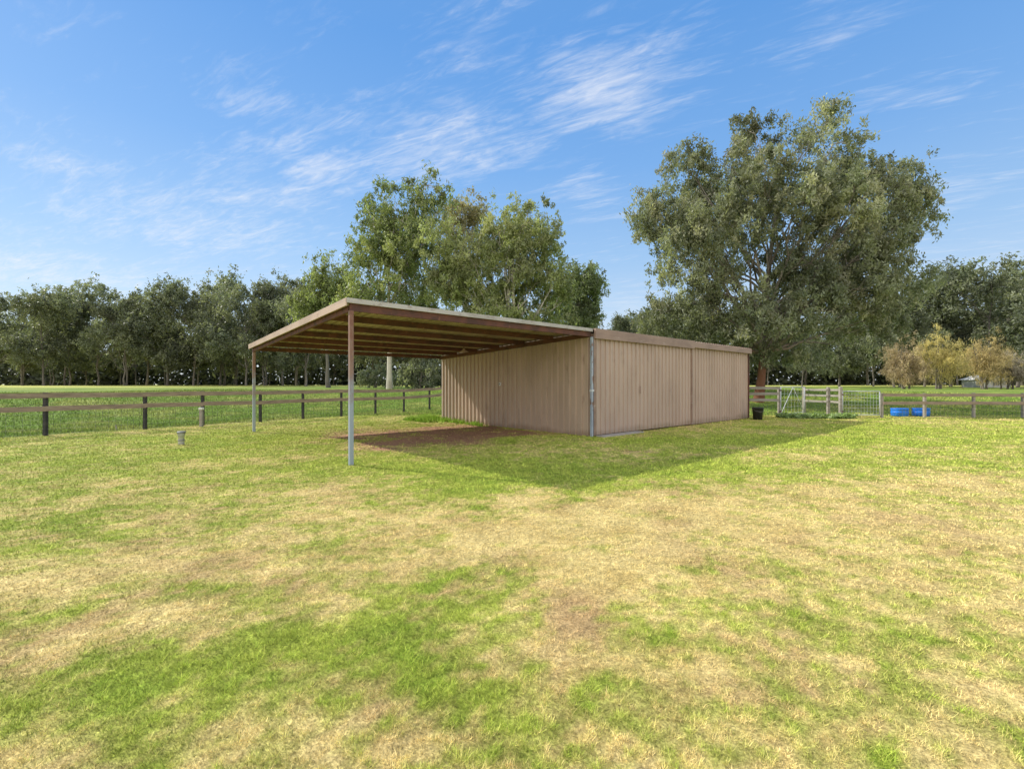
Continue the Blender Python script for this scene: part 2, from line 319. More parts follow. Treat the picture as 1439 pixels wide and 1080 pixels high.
for tx, sy, zt in ((.03, -.0, 2.97), (.03, SD - .02, rz(SD) - .2)):
    MB().box(tx - .04, tx + .04, sy - .04 - .05, sy + .04 - .05, -.05, zt).build('post', M['galv'], sh, bevel=.006)
MB().box(T1 - .085, T1 - .015, -.13, -.06, -.05, 2.95).build('corner_post', M['galvblue'], sh, bevel=.006)
MB().box(T1 - .1, T1 + .0, -.145, -.05, 1.34, 1.4).build('post_bracket', M['whitesteel'], sh)
MB().ribbed((T1, SD, .0), (0, -1, 0), SD - .02, (0, 0, rz(SD) - .02), (0, 0, rz(0) - .03), (-1, 0, 0), .25, .045, .055).build('side_wall', M['wall'], sh)
MB().ribbed((T2, 0, .0), (0, 1, 0), SD, (0, 0, rz(0) - .02), (0, 0, rz(SD) - .02), (1, 0, 0), .25).build('side_wall', M['wall'], sh)
MB().ribbed((T2, SD, .0), (-1, 0, 0), T2 - T1, (0, 0, rz(SD) - .03), (0, 0, rz(SD) - .03), (0, 1, 0), .25).build('back_wall', M['wall'], sh)
MB().ribbed((T1 + .02, -.02, .02), (1, 0, 0), T2 - T1 - .02, (0, 0, 3.05), (0, 0, 3.05), (0, -1, 0), .23, .038, .05).build('front_wall', M['door'], sh)
dr = MB().ribbed((T1 + .03, -.10, .05), (1, 0, 0), 5.8, (0, 0, 2.88), (0, 0, 2.88), (0, -1, 0), .23, .038, .05).build('sliding_door', M['door'], sh)
MB().box(T1 + 5.81, T1 + 5.87, -.155, -.05, .04, 2.93).build('door_edge', M['fascia'], dr)
MB().box(T1 + .0, T1 + .06, -.15, -.05, .04, 2.93).build('door_edge', M['fascia'], dr)
MB().box(T1 + 2.38, T1 + 2.41, -.16, -.14, 1.25, 1.5).build('handle', M['fascia'], dr, bevel=.005)
MB().box(T1 - .03, T1 + 5.9, -.23, -.16, 2.9, 3.2).box(T1 - .03, T1 + 5.9, -.16, .05, 3.185, 3.2).build('fascia', M['fascia'], sh, bevel=.012)
MB().box(T1 + 5.9, T2 + .1, -.19, -.13, 2.95, 3.17).box(T1 + 5.9, T2 + .1, -.13, .05, 3.155, 3.17).build('fascia', M['fascia'], sh, bevel=.012)
MB().box(T2 - .02, T2 + .05, -.1, -.02, 0, 2.92).build('corner_trim', M['rust'], sh)
MB().bar((T2 + .1, -.12, 3.1), (T2 + .1, SD + .1, 2.77), .03, .18).build('barge_board', M['fascia'], sh)
MB().box(T1 + .1, T1 + 2.2, -.42, -.12, -.05, .035).build('door_sill', M['concrete'], sh, bevel=.01)
sw = MB().box(T1 - .09, T1 - .046, 4.1, 4.2, 1.5, 1.63).build('switch_box', M['white'], sh, bevel=.008)
MB().box(T1 - .1, T1 - .088, 4.13, 4.17, 1.54, 1.59).build('switch', M['pvccap'], sw)
lp = MB().lathe([(.02, .14), (.035, .12), (.05, .06), (.17, .0), (.165, -.008), (.04, .05), (.0, .05)], 18, (6.2, 5.0, 2.74)).build('lamp_shade', M['barge'], sh, smooth=True)
MB().bar((6.2, 5.0, 2.87), (6.2, 5.0, 2.94), .025, .025).build('lamp_stem', M['rust'], lp)

# ------------------------------------------------------------ fences
def fence(name, label, pts, rails, mesh_top, mat_r, mat_p, pw=.11, ptop=1.3, rail_h=.13, mesh=True, off=.075):
    f = empty(name, (pts[0][0], pts[0][1], 0)); tag(f, label, 'fence'); O = Vector((pts[0][0], pts[0][1], 0))
    P = [Vector((a, b, gz1(a, b))) - O for a, b in pts]
    for p in P:
        MB().box(p.x - pw / 2, p.x + pw / 2, p.y - pw / 2, p.y + pw / 2, p.z - .1, p.z + ptop + random.uniform(-.03, .03)).build('post', mat_p, f, bevel=.008)
    for a, b in zip(P[:-1], P[1:]):
        d = (b - a); nn = Vector((d.y, -d.x, 0)).normalized()
        if nn.y > 0: nn = -nn
        for zr in rails:
            j = random.uniform(-.015, .015)
            MB().bar(a + nn * off + Vector((0, 0, zr + j)), b + nn * off + Vector((0, 0, zr - j)), .035, rail_h).build('rail', mat_r, f)
    if mesh:
        m = MB()
        for a, b in zip(P[:-1], P[1:]):
            d = (b - a); nn = Vector((d.y, -d.x, 0)).normalized()
            if nn.y > 0: nn = -nn
            a2 = a + nn * (off - .03); b2 = b + nn * (off - .03)
            k = 7
            for i_ in range(k):
                z_ = .05 + (mesh_top - .05) * i_ / (k - 1); m.bar(a2 + Vector((0, 0, z_)), b2 + Vector((0, 0, z_)), .006, .006)
            kk = max(2, int(d.length / .16))
            for i_ in range(1, kk):
                q = a2.lerp(b2, i_ / kk); m.bar(q + Vector((0, 0, .05)), q + Vector((0, 0, mesh_top)), .004, .004)
        m.build('wire_mesh', M['wire'], f)
    return f
def lf(p):
    Yv = 992 / (76.1 - .0643 * p); return (px(p, Yv), Yv)
lpts = [(-17.1, 9.7), (-15.55, 11.8)] + [lf(p) for p in (64, 204, 285, 366, 426, 480, 528, 568, 604, 636, 664)]
fence('paddock_fence', 'long timber rail fence with black posts and wire on the left', lpts, (1.21, .82), .95, M['timber'], M['blackpost'], rail_h=.15, pw=.095, off=.067)
rp = [(px(1240, 21.3), 21.3), (19.4, 21.4), (21.6, 21.3), (23.8, 21.2), (26, 21.1), (28.2, 21.0)]
fence('paddock_fence', 'timber rail fence with wire mesh right of the wire gate', rp, (1.05, .68), .85, M['timber'], M['greytimber'], ptop=1.15, rail_h=.14, pw=.1)
fence('yard_fence', 'short grey three railed fence between shed and pale gate', [(11.35, 22.3), (12.85, 21.9)], (1.38, 1.1, .8), .6, M['greytimber'], M['greytimber'], ptop=1.45, mesh=True)
fence('yard_fence', 'short grey railed yard fence between the two metal gates', [(15.4, 24.0), (15.7, 22.6), (px(1182, 21.4), 21.4)], (1.28, 1.0, .7), .6, M['greytimber'], M['greytimber'], ptop=1.42, pw=.12, rail_h=.1)
def gate(name, label, p0, p1, zt, zb, diag, nh, nv):
    O = Vector((p0[0], p0[1], gz1(*p0))); g = empty(name, O); tag(g, label, 'gate'); b = Vector((p1[0], p1[1], O.z)) - O
    U = lambda t, z: (b.x * t, b.y * t, z)
    MB().tube([U(0, zb), U(0, zt)], .02).tube([U(1, zb), U(1, zt)], .02).tube([U(0, zt), U(1, zt)], .02).tube([U(0, zb), U(1, zb)], .02).build('frame', M['whitesteel'], g, smooth=True)
    if diag: MB().tube([U(0, zb), U(.5, zt)], .014).tube([U(1, zb), U(.5, zt)], .014).build('brace', M['whitesteel'], g, smooth=True)
    m = MB()
    for k in range(1, nh): z_ = zb + (zt - zb) * k / nh; m.tube([U(0, z_), U(1, z_)], .005, 5)
    for k in range(1, nv): m.tube([U(k / nv, zb), U(k / nv, zt)], .004, 5)
    m.build('infill', M['whitesteel'], g)
    for z_ in (zb + .15, zt - .15): MB().box(-.05, .03, -.02, .02, z_ - .03, z_ + .03).build('hinge', M['rust'], g)
gate('metal_gate', 'pale pipe gate with slanted braces standing ajar beside grey rails', (px(1098, 21.8), 21.8), (px(1131, 23.7), 23.7), 1.42, .12, True, 4, 7)
gate('metal_gate', 'wire mesh gate closed between grey yard fence and timber paddock fence', (px(1185, 21.35), 21.35), (px(1237, 21.3), 21.3), 1.22, .12, False, 7, 12)
a = lf(284); o = empty('short_post', (a[0] + .35, a[1] - .55, gz1(a[0] + .35, a[1] - .55))); tag(o, 'short grey post with a pale cap in front of left fence', 'post')
MB().box(-.05, .05, -.05, .05, -.05, .62).build('shaft', M['greytimber'], o, bevel=.008); MB().box(-.065, .065, -.065, .065, .62, .7).build('cap', M['white'], o, bevel=.01)
o = empty('pipe_stub', (-8.5, 11.7, gz1(-8.5, 11.7))); tag(o, 'grey plastic vent pipe stub standing up from the lawn', 'pipe'); o.scale = (1.1, 1.1, .95)
MB().lathe([(.062, -.05), (.062, .24), (.075, .245), (.075, .32), (.07, .33), (0, .33)], 24).build('pipe', M['pvc'], o, smooth=True)
MB().lathe([(.085, .3), (.088, .3), (.088, .345), (.08, .355), (0, .358)], 24).build('cap', M['pvccap'], o, smooth=True)
MB().lathe([(.066, .1), (.069, .1), (.069, .13), (.066, .13)], 24).build('collar', M['pvccap'], o, smooth=True)
Yk = 992 / 64; o = MB().tube([(0, 0, -.05), (-.06, 0, .17)], .02, 7).build('wooden_stake', M['greytimber']); o.location = (px(165, Yk), Yk, 0); tag(o, 'little leaning stake in the grass before left fence', 'stake')
o = empty('bucket', (10.85, 20.1, gz1(10.85, 20.1))); tag(o, 'black plastic tub standing at the right end of the shed', 'tub'); o.scale = (.82, .82, .9)
MB().lathe([(0, .01), (.22, .01), (.27, .55), (.3, .56), (.3, .6), (.26, .6), (.25, .55), (.2, .04), (0, .04)], 26).build('body', M['blackplastic'], o, smooth=True)
MB().tube([(-.28, 0, .56), (-.24, -.2, .44), (0, -.31, .38), (.24, -.2, .44), (.28, 0, .56)], .01, 6).build('handle', M['wire'], o, smooth=True)
for k, p in enumerate((1265, 1295)):
    Yb = 22.4; zz = gz1(px(p, Yb), Yb); o = empty('blue_trough', (px(p, Yb), Yb, zz)); tag(o, ('left' if k == 0 else 'right') + ' one of two cut down blue drums behind paddock fence', 'drum', 'blue drums behind the paddock fence')
    MB().lathe([(0, .01), (.31, .01), (.34, .04), (.34, .15), (.36, .18), (.34, .21), (.34, .33), (.36, .36), (.35, .39), (.31, .39), (.30, .06), (0, .06)], 26).build('drum', M['blue'], o, smooth=True)

# ------------------------------------------------------------ trees
def leaves(name, Cn, L, W, droop, col, parent, mat):
    n = len(Cn); a = rng.normal(0, 1, (n, 3)); a[:, 2] -= droop; a /= np.linalg.norm(a, axis=1)[:, None]
    b = np.cross(a, rng.normal(0, 1, (n, 3))); b /= np.linalg.norm(b, axis=1)[:, None] + 1e-9
    l = (L * rng.uniform(.6, 1.3, n))[:, None]; w = (W * rng.uniform(.7, 1.3, n))[:, None]
    V = np.empty((n, 4, 3)); V[:, 0] = Cn - a * l / 2; V[:, 1] = Cn + b * w / 2; V[:, 2] = Cn + a * l / 2; V[:, 3] = Cn - b * w / 2
    return np_mesh(name, V.reshape(-1, 3), np.arange(4 * n).reshape(n, 4), 4, mat, parent, np.repeat(col, 4, 0))
def curve(p, q, n, sag, jit, rs):
    p = np.array(p, float); q = np.array(q, float); L = np.linalg.norm(q - p); out = []
    for i_ in range(n + 1):
        t = i_ / n; v = p + (q - p) * t; v[2] += sag * L * math.sin(math.pi * t)
        if 0 < i_ < n: v += rs.normal(0, jit * L, 3)
        out.append(v)
    return out
def tree_parts(root, seed, lobes, height, trunk_r, fork, nclump, nspray, nleaf, L, W, cr, cols, barkm, droop=1.0, leafm=None, trunk_lean=(0, 0), spread=.34, multi=1, flat=1.0, jit=.006, steep=.8, limb=.36, br_r=.055):
    rs = np.random.default_rng(seed); bt = MB()
    lob = np.array(lobes, float)
    cx = np.average(lob[:, 0]); cy = np.average(lob[:, 1])
    stems = []
    for k in range(multi):
        bx, by = (0, 0) if multi == 1 else rs.normal(0, trunk_r * 2.2, 2)
        tx = cx * .5 + trunk_lean[0] + rs.normal(0, .3) + (bx * 3 if multi > 1 else 0); ty = cy * .5 + trunk_lean[1] + rs.normal(0, .3)
        pts = []
        hh = height * .82
        for i_ in range(10):
            t = i_ / 9; pts.append(np.array([bx + (tx - bx) * t ** 1.2, by + (ty - by) * t ** 1.2, -.3 + (hh + .3) * t]) + (rs.normal(0, jit * height, 3) * np.array([1, 1, 0]) if i_ > 0 else 0))
        rad = [trunk_r * (1.35 if i_ == 0 else 1.0) * (1 - .9 * i_ / 9) for i_ in range(10)]
        bt.tube(pts, rad, 10, False); stems.append((pts, rad))
    vol = (lob[:, 3] * lob[:, 4] * lob[:, 5]) ** (2 / 3); pr = vol / vol.sum()
    limbs = []
    for lb in lob:
        pts, rad = stems[rs.integers(len(stems))]
        zt = max(fork * height * rs.uniform(.7, 1.2), min(lb[2] - lb[5] * .4 - steep * math.hypot(lb[0], lb[1]), height * .7))
        i_ = min(8, max(1, int((zt + .3) / (hh + .3) * 9))); st = pts[i_]
        c = curve(st, lb[:3] + np.array([0, 0, lb[5] * .2]), 6, .02, .025, rs); r0 = min(rad[i_] * .5, trunk_r * limb)
        bt.tube(c, [r0 * (1 - .85 * k / 6) for k in range(7)], 7, False); limbs.append(c)
    lt = rs.uniform(.8, 1.2, len(lob))
    Cs = []; colr = []
    for _ in range(nclump):
        li = rs.choice(len(lob), p=pr); lb = lob[li]
        d = rs.normal(0, 1, 3); d /= np.linalg.norm(d); rr = rs.uniform(.4, 1.0) ** .5
        p = lb[:3] + d * lb[3:6] * rr
        c = limbs[li]; st = c[rs.integers(3, 7)]
        if rs.random() < .75:
            bl = curve(st, p, 3, .05, .05, rs); r0 = max(.01, trunk_r * br_r); bt.tube(bl, [r0, r0 * .75, r0 * .5, r0 * .25], 4, False)
        base = cols[rs.integers(len(cols))]; br = rs.uniform(.75, 1.25) * lt[li]
        cs = cr * rs.uniform(.55, 1.35)
        sp = p + rs.normal(0, 1, (nspray, 3)) * cs * np.array([.5, .5, .5 * flat])
        for q in sp:
            m_ = int(nleaf * rs.uniform(.6, 1.4)); lv = q + rs.normal(0, 1, (m_, 3)) * cs * spread * np.array([.7, .7, .9]) * .75
            Cs.append(lv); colr.append(np.array(base) * (br * rs.uniform(.8, 1.25)) * rs.uniform(.8, 1.25, m_)[:, None])
    Cs = np.concatenate(Cs); colr = np.concatenate(colr)
    bt.build('trunk', barkm, root, smooth=True)
    leaves('crown', Cs, L, W, droop, colr, root, leafm or M['leaf'])
OL = [(.275, .295, .19), (.235, .255, .16), (.34, .345, .235), (.20, .225, .14)]
GRN = [(.26, .30, .125), (.215, .26, .105), (.33, .355, .155), (.185, .23, .09)]
def pxtree(name, label, tpx, Yd, lobespx, seed, depth, rk=.88, **kw):
    X0 = px(tpx, Yd); z0 = gz1(X0, Yd); root = empty(name, (X0, Yd, z0)); tag(root, label, 'tree', kw.pop('group', None)); sc = Yd / F; rs = np.random.default_rng(seed)
    lob = []; ax_ = np.array(lobespx, float); cxx = (ax_[:, 0].max() + ax_[:, 0].min()) / 2; cyy = (ax_[:, 1].max() + ax_[:, 1].min()) / 2
    R = (ax_[:, 0].max() - ax_[:, 0].min()) / 2 * sc + 1
    for (a, b, rx, ry) in lobespx:
        rx *= rk; ry *= rk
        lob.append(((a - tpx) * sc, rs.normal(0, .12 * R), CAMH + (540 - b) * sc - z0, rx * sc, (rx + ry) / 2 * sc, ry * sc))
        for k in (-1, 1):
            if rs.random() < .3: continue
            u_ = (a - cxx) * sc / R; dd = math.sqrt(max(.05, 1 - u_ * u_)) * R * depth * rs.uniform(.6, 1)
            f_ = rs.uniform(.72, .86); ax2 = cxx + (a - cxx) * f_; bx2 = cyy + (b - cyy) * f_; s2 = (Yd + k * dd) / F if k < 0 else sc
            lob.append(((ax2 - tpx) * s2, k * dd, CAMH + (540 - bx2) * s2 - z0, rx * sc * .9, (rx + ry) / 2 * sc * .9, ry * sc * .9))
    h = max(l[2] + l[5] for l in lob)
    tree_parts(root, seed, lob, h, **kw); return root
BIG0 = [(1092, 180, 42, 36), (1143, 182, 36, 36), (1020, 224, 38, 36), (967, 236, 34, 36), (922, 302, 36, 42), (995, 305, 42, 44), (1075, 272, 46, 46), (1160, 268, 46, 48), (1222, 238, 38, 34),
       (1266, 264, 28, 42), (1246, 335, 40, 42), (1188, 365, 44, 42), (1102, 370, 46, 44), (1024, 390, 44, 42), (942, 378, 40, 40), (932, 440, 40, 34), (1000, 460, 44, 32), (1095, 445, 44, 30), (1185, 435, 46, 32), (1248, 405, 32, 34), (902, 325, 18, 26), (1062, 164, 20, 16),
       (1222, 462, 32, 26), (1040, 488, 38, 20), (942, 485, 36, 24), (985, 500, 30, 18), (1118, 490, 30, 18), (1286, 300, 16, 32), (1180, 482, 34, 20)]
pxtree('gum_tree', 'huge olive grey gum tree towering behind right end of the shed', 1066, 30, BIG0, 3, .45, rk=.86, trunk_r=.28, fork=.3, nclump=920, nspray=6, nleaf=34, L=.26, W=.085, cr=.78, cols=OL, barkm=M['barkred'], steep=1.4, limb=.42, br_r=.09, droop=1.0, flat=.95)
pxtree('gum_tree', 'tall round topped green gum behind the carport roof', 548, 50, [(600, 268, 36, 26), (560, 290, 38, 34), (525, 312, 28, 34), (510, 355, 24, 36), (560, 350, 40, 44), (605, 330, 36, 40), (630, 290, 14, 18), (575, 400, 42, 36), (512, 410, 28, 32), (535, 455, 38, 28), (600, 450, 34, 24), (495, 440, 22, 30)], 5, .4, trunk_r=.32, fork=.3, nclump=340, nspray=6, nleaf=24, L=.4, W=.13, cr=1.1, cols=GRN, barkm=M['bark'], br_r=.1, steep=1.3, droop=1.1)
pxtree('gum_tree', 'brownish topped gum rising between two green gums behind shed', 655, 58, [(650, 292, 28, 22), (672, 290, 18, 22), (638, 318, 26, 26), (662, 345, 28, 30), (652, 385, 28, 30)], 6, .4, trunk_r=.28, fork=.35, nclump=120, nspray=6, nleaf=20, L=.42, W=.13, cr=1.1, cols=[(.34, .30, .17), (.28, .265, .145)], barkm=M['bark'], br_r=.1, steep=1.3)
pxtree('gum_tree', 'broad light green gum directly above the shed corner', 728, 46, [(742, 302, 36, 28), (775, 316, 18, 26), (702, 322, 36, 32), (622, 350, 32, 34), (655, 365, 40, 36), (715, 372, 44, 42), (770, 375, 36, 42), (612, 400, 32, 30), (665, 420, 44, 28), (740, 430, 48, 26), (802, 400, 20, 28), (690, 455, 48, 20), (784, 450, 30, 20)], 7, .35, trunk_r=.3, fork=.2, nclump=400, nspray=6, nleaf=24, L=.38, W=.125, cr=1.0, cols=[(.315, .345, .155), (.27, .305, .135), (.37, .385, .195)], barkm=M['bark'], multi=2, br_r=.1, steep=1.3, droop=1.1)
pxtree('gum_tree', 'darker compact gum at right end of the middle group', 815, 58, [(820, 392, 24, 22), (836, 412, 16, 24), (800, 425, 34, 28), (830, 450, 20, 20), (790, 460, 34, 20)], 8, .4, trunk_r=.28, fork=.15, nclump=150, nspray=6, nleaf=22, L=.44, W=.15, cr=1.1, cols=[(.19, .23, .11), (.22, .26, .13)], barkm=M['barkdark'])
pxtree('gum_tree', 'rounded green gum left of the middle group above the carport', 462, 62, [(468, 388, 26, 24), (448, 408, 22, 26), (478, 420, 24, 26), (462, 445, 32, 28), (434, 440, 20, 24)], 9, .4, rk=1, trunk_r=.28, fork=.2, nclump=160, nspray=6, nleaf=22, L=.46, W=.15, cr=1.2, cols=[(.26, .295, .125), (.22, .255, .11)], barkm=M['barkdark'])
def genlobes(rs, H, wide):
    out = []
    for k in range(14):
        z = H * rs.uniform(.26, .9); w_ = wide * (1 - abs(z / H - .55) * .9); a = rs.uniform(0, 6.28); r_ = w_ * rs.uniform(.15, .85)
        out.append((r_ * math.cos(a), r_ * math.sin(a), z, H * .095 * rs.uniform(.7, 1.4), H * .10, H * .08 * rs.uniform(.8, 1.5)))
    out.append((rs.normal(0, 1.5), 0, H * .92, H * .06, H * .06, H * .07)); return out
DK = [(.175, .195, .13), (.20, .22, .145), (.145, .165, .11), (.235, .25, .165)]
protos = []
for k in range(6):
    r0 = empty('gum_tree', (0, 0, 0)); rs = np.random.default_rng(40 + k)
    tree_parts(r0, 40 + k, genlobes(rs, 20, [8, 7, 9, 6.5, 8, 7][k]), 20, trunk_r=.17, fork=.25, nclump=240, nspray=5, nleaf=15, L=.5, W=.2, cr=1.25, cols=DK, barkm=M['barkdark'], multi=1 + k % 2, steep=1.3, br_r=.1)
    protos.append([r0, False])
def place(k, X0, Y0, H, rzv, label, group=None):
    pr = protos[k]
    if not pr[1]: o = pr[0]; pr[1] = True
    else:
        o = pr[0].copy(); C.objects.link(o)
        for ch in pr[0].children: c = ch.copy(); C.objects.link(c); c.parent = o
    o.location = (X0, Y0, gz1(X0, Y0)); o.rotation_euler = (0, 0, rzv); s_ = H / 20; o.scale = (s_ * random.uniform(.95, 1.2),) * 2 + (s_,)
    o['label'] = label; o['category'] = 'tree'
    if group: o['group'] = group
ordn = ['first', 'second', 'third', 'fourth', 'fifth', 'sixth', 'seventh', 'eighth', 'ninth', 'tenth', 'eleventh', 'twelfth', 'thirteenth', 'fourteenth', 'fifteenth', 'sixteenth']
Lrow = [(-4, 416), (32, 426), (62, 410), (96, 402), (138, 401), (176, 420), (206, 412), (238, 404), (272, 396), (312, 386), (346, 402), (374, 398), (398, 390), (428, 402)]
for i_, (p, ty) in enumerate(Lrow):
    Yd = 93 + 7 * math.sin(i_ * 2.3); place((i_ * 5) % 6, px(p, Yd), Yd, (540 - ty) * Yd / F + .3, i_ * 1.7, 'dark gum in the far left tree line, %s from the left' % ordn[i_], 'gums in the far left tree line')
Rrow = [(872, 442), (912, 434), (968, 440), (1128, 452), (1180, 440), (1228, 430), (1262, 412), (1300, 392), (1340, 374), (1388, 364), (1432, 366), (1478, 380)]
for i_, (p, ty) in enumerate(Rrow):
    Yd = 76 + 5 * math.sin(i_ * 1.9); place((i_ * 5 + 1) % 6, px(p, Yd), Yd, (540 - ty) * Yd / F + .3, i_ * 2.1, 'dark gum in the tree line behind the big gum, %s from the left' % ordn[i_], 'gums in the right tree line')
for i_ in range(36):
    Yd = 114 + random.uniform(-8, 10); p = -60 + i_ * 44 + random.uniform(-14, 14)
    place(i_ % 6, px(p, Yd), Yd, random.uniform(16, 20.5), random.uniform(0, 6.28), 'distant gum half hidden in the back row of the tree belt', 'gums in the back row of the tree belt')
n = 50000; x = rng.uniform(-200, 200, n); y = 130 + rng.normal(0, 3.5, n); top = 4 + 14 * fbm(x, y * 0, .13, 3, 4); z = gz(x, y) + rng.uniform(0, 1, n) ** 1.1 * top
cc = np.array([.12, .135, .09]) * rng.uniform(.4, 1.5, n)[:, None]
u_ = leaves('undergrowth', np.stack([x, y, z], 1), np.full(n, 1.5), np.full(n, .9), 0, cc, None, M['leaf']); tag(u_, 'dark low scrub filling the foot of the distant tree belt', 'undergrowth', kind='stuff')
for i_, (p, Yd, h_, wd_, cset, lab) in enumerate([(530, 62, 3.0, 2.6, DK, 'dark green bush beyond the fence seen beneath the carport'), (598, 44, 2.6, 2.2, DK, 'dense dark bush beyond the fence beside shed back corner')]):
    X0 = px(p, Yd); rt = empty('bush', (X0, Yd, gz1(X0, Yd))); tag(rt, lab, 'bush')
    tree_parts(rt, 70 + i_, [(0, 0, h_ * .55, wd_, wd_, h_ * .45), (wd_ * .6, 0, h_ * .45, wd_ * .6, wd_ * .6, h_ * .35), (-wd_ * .6, .3, h_ * .4, wd_ * .6, wd_ * .6, h_ * .3)], h_, trunk_r=.08, fork=.05, nclump=45, nspray=5, nleaf=16, L=.35, W=.14, cr=.7, cols=cset, barkm=M['barkdark'], multi=3)
for i_, (p, w_, ty, cset, lab) in enumerate([(1272, 20, 474, [(.46, .36, .21), (.38, .30, .18)], 'small tawny bare tree, left one before the right tree line'),
                                  (1322, 24, 462, [(.58, .49, .19), (.48, .41, .17)], 'small golden leafed tree, middle one before the right tree line'),
                                  (1388, 22, 468, [(.52, .42, .20), (.43, .345, .17)], 'small golden brown tree, right one before the right tree line'),
                                  (1418, 16, 494, [(.45, .40, .31), (.36, .31, .24)], 'low grey brown bare tree at the right edge')]):
    Yd = 54 + i_; sc = Yd / F; H = (540 - ty) * sc + .5; X0 = px(p, Yd); rt = empty('deciduous_tree', (X0, Yd, gz1(X0, Yd))); tag(rt, lab, 'tree', 'small autumn coloured trees on the right')
    w = w_ * sc
    tree_parts(rt, 90 + i_, [(0, 0, H * .75, w * .8, w * .8, H * .22), (w * .7, 0, H * .5, w * .7, w * .7, H * .26), (-w * .7, 0, H * .5, w * .7, w * .7, H * .26), (0, w * .5, H * .4, w, w, H * .26), (0, -w * .5, H * .35, w, w, H * .26)], H, trunk_r=.11, fork=.05, nclump=110, nspray=5, nleaf=18, L=.42, W=.045, cr=.75, cols=cset, barkm=M['barkdark'], multi=4, droop=-1.2, leafm=M['twig'])
for i_, (p, Yd) in enumerate([(1108, 21.2), (1128, 20.9), (1150, 21.0), (1172, 20.7), (1186, 20.9)]):
    X0 = px(p, Yd); m_ = 420; q = np.clip(rng.normal(0, 1, (m_, 3)), -1.6, 1.6) * np.array([.24, .2, .09]); q[:, 2] = np.abs(q[:, 2]) + .03
    o = leaves('weed_clump', q, np.full(m_, .2), np.full(m_, .1), -.5, np.array([.32, .43, .18]) * rng.uniform(.5, 1.4, m_)[:, None], None, M['leaf']); o.location = (X0, Yd, gz1(X0, Yd))
    tag(o, 'low leafy weed clump by the yard gates, %s from the left' % ordn[i_], 'weeds', 'weed clumps by the yard gates')
Xf = px(1386, 66); o = empty('farm_building', (Xf, 66, gz1(Xf, 66))); tag(o, 'tiny pale farm building far behind the golden trees', 'building')
MB().box(-2, 2, -1.5, 1.5, 0, 1.1).build('wall', M['farwall'], o)
m_ = MB(); m_.v = [(-2.3, -1.8, 1.1), (2.3, -1.8, 1.1), (2.3, 1.8, 1.1), (-2.3, 1.8, 1.1), (-1.6, 0, 1.8), (1.6, 0, 1.8)]; m_.f = [(0, 1, 5, 4), (2, 3, 4, 5), (1, 2, 5), (3, 0, 4), (3, 2, 1, 0)]; m_.build('roof', M['farroof'], o)
MB().box(-.5, .3, -1.52, -1.5, .3, .9).build('window', M['glass'], o)

# ------------------------------------------------------------ world, sun, camera
w = bpy.data.worlds.new('World'); S.world = w; w.use_nodes = True; nt = w.node_tree; nt.nodes.clear(); N = nt.nodes; Lk = nt.links
STR = .15
out = N.new('ShaderNodeOutputWorld'); bg = N.new('ShaderNodeBackground'); bg.inputs[1].default_value = STR; Lk.new(bg.outputs[0], out.inputs[0])
sky = N.new('ShaderNodeTexSky'); sky.sky_type = 'NISHITA'; sky.sun_disc = False; sky.sun_elevation = math.asin(SUNV.z); sky.sun_rotation = math.atan2(SUNV.x, SUNV.y); sky.air_density = 1.0; sky.dust_density = .2; sky.ozone_density = 2.0
tc = N.new('ShaderNodeTexCoord'); sep = N.new('ShaderNodeSeparateXYZ'); Lk.new(tc.outputs['Generated'], sep.inputs[0])
ramp = N.new('ShaderNodeValToRGB'); Lk.new(sep.outputs[2], ramp.inputs[0]); e = ramp.color_ramp.elements
e[0].position = 0; e[0].color = (.72, .82, .93, 1); e[1].position = 1; e[1].color = (.16, .36, .72, 1)
for p_, c_ in ((.12, (.60, .76, .95)), (.26, (.38, .62, .95)), (.42, (.215, .475, .92)), (.6, (.13, .38, .86))): q = e.new(p_); q.color = (*c_, 1)
sc_ = N.new('ShaderNodeVectorMath'); sc_.operation = 'SCALE'; sc_.inputs['Scale'].default_value = 1 / STR; Lk.new(ramp.outputs[0], sc_.inputs[0])
tint = N.new('ShaderNodeMix'); tint.data_type = 'RGBA'; tint.inputs[0].default_value = .8; Lk.new(sky.outputs[0], tint.inputs[6]); Lk.new(sc_.outputs[0], tint.inputs[7])
def math_(op, a, b=None, c=None):
    n = N.new('ShaderNodeMath'); n.operation = op
    for k, v in enumerate((a, b, c)):
        if v is None: continue
        if isinstance(v, (int, float)): n.inputs[k].default_value = v
        else: Lk.new(v, n.inputs[k])
    return n.outputs[0]
def mrange(v, a, b, c, d):
    mr = N.new('ShaderNodeMapRange'); mr.interpolation_type = 'SMOOTHSTEP'
    for k, q in enumerate((a, b, c, d)): mr.inputs[k + 1].default_value = q
    Lk.new(v, mr.inputs[0]); return mr.outputs[0]
zz = math_('ADD', math_('MAXIMUM', sep.outputs[2], 0.0), .06)
cb = N.new('ShaderNodeCombineXYZ'); Lk.new(math_('DIVIDE', sep.outputs[0], zz), cb.inputs[0]); Lk.new(math_('DIVIDE', sep.outputs[1], zz), cb.inputs[1])
RA = math.radians(-152)
rot = N.new('ShaderNodeVectorRotate'); rot.rotation_type = 'Z_AXIS'; rot.inputs['Angle'].default_value = RA; Lk.new(cb.outputs[0], rot.inputs['Vector'])
def uv(pxx, pyy):
    d = Vector((pxx - 720, F, 540 - pyy)).normalized(); q = (d.x / (d.z + .06), d.y / (d.z + .06))
    return (q[0] * math.cos(RA) - q[1] * math.sin(RA), q[0] * math.sin(RA) + q[1] * math.cos(RA))
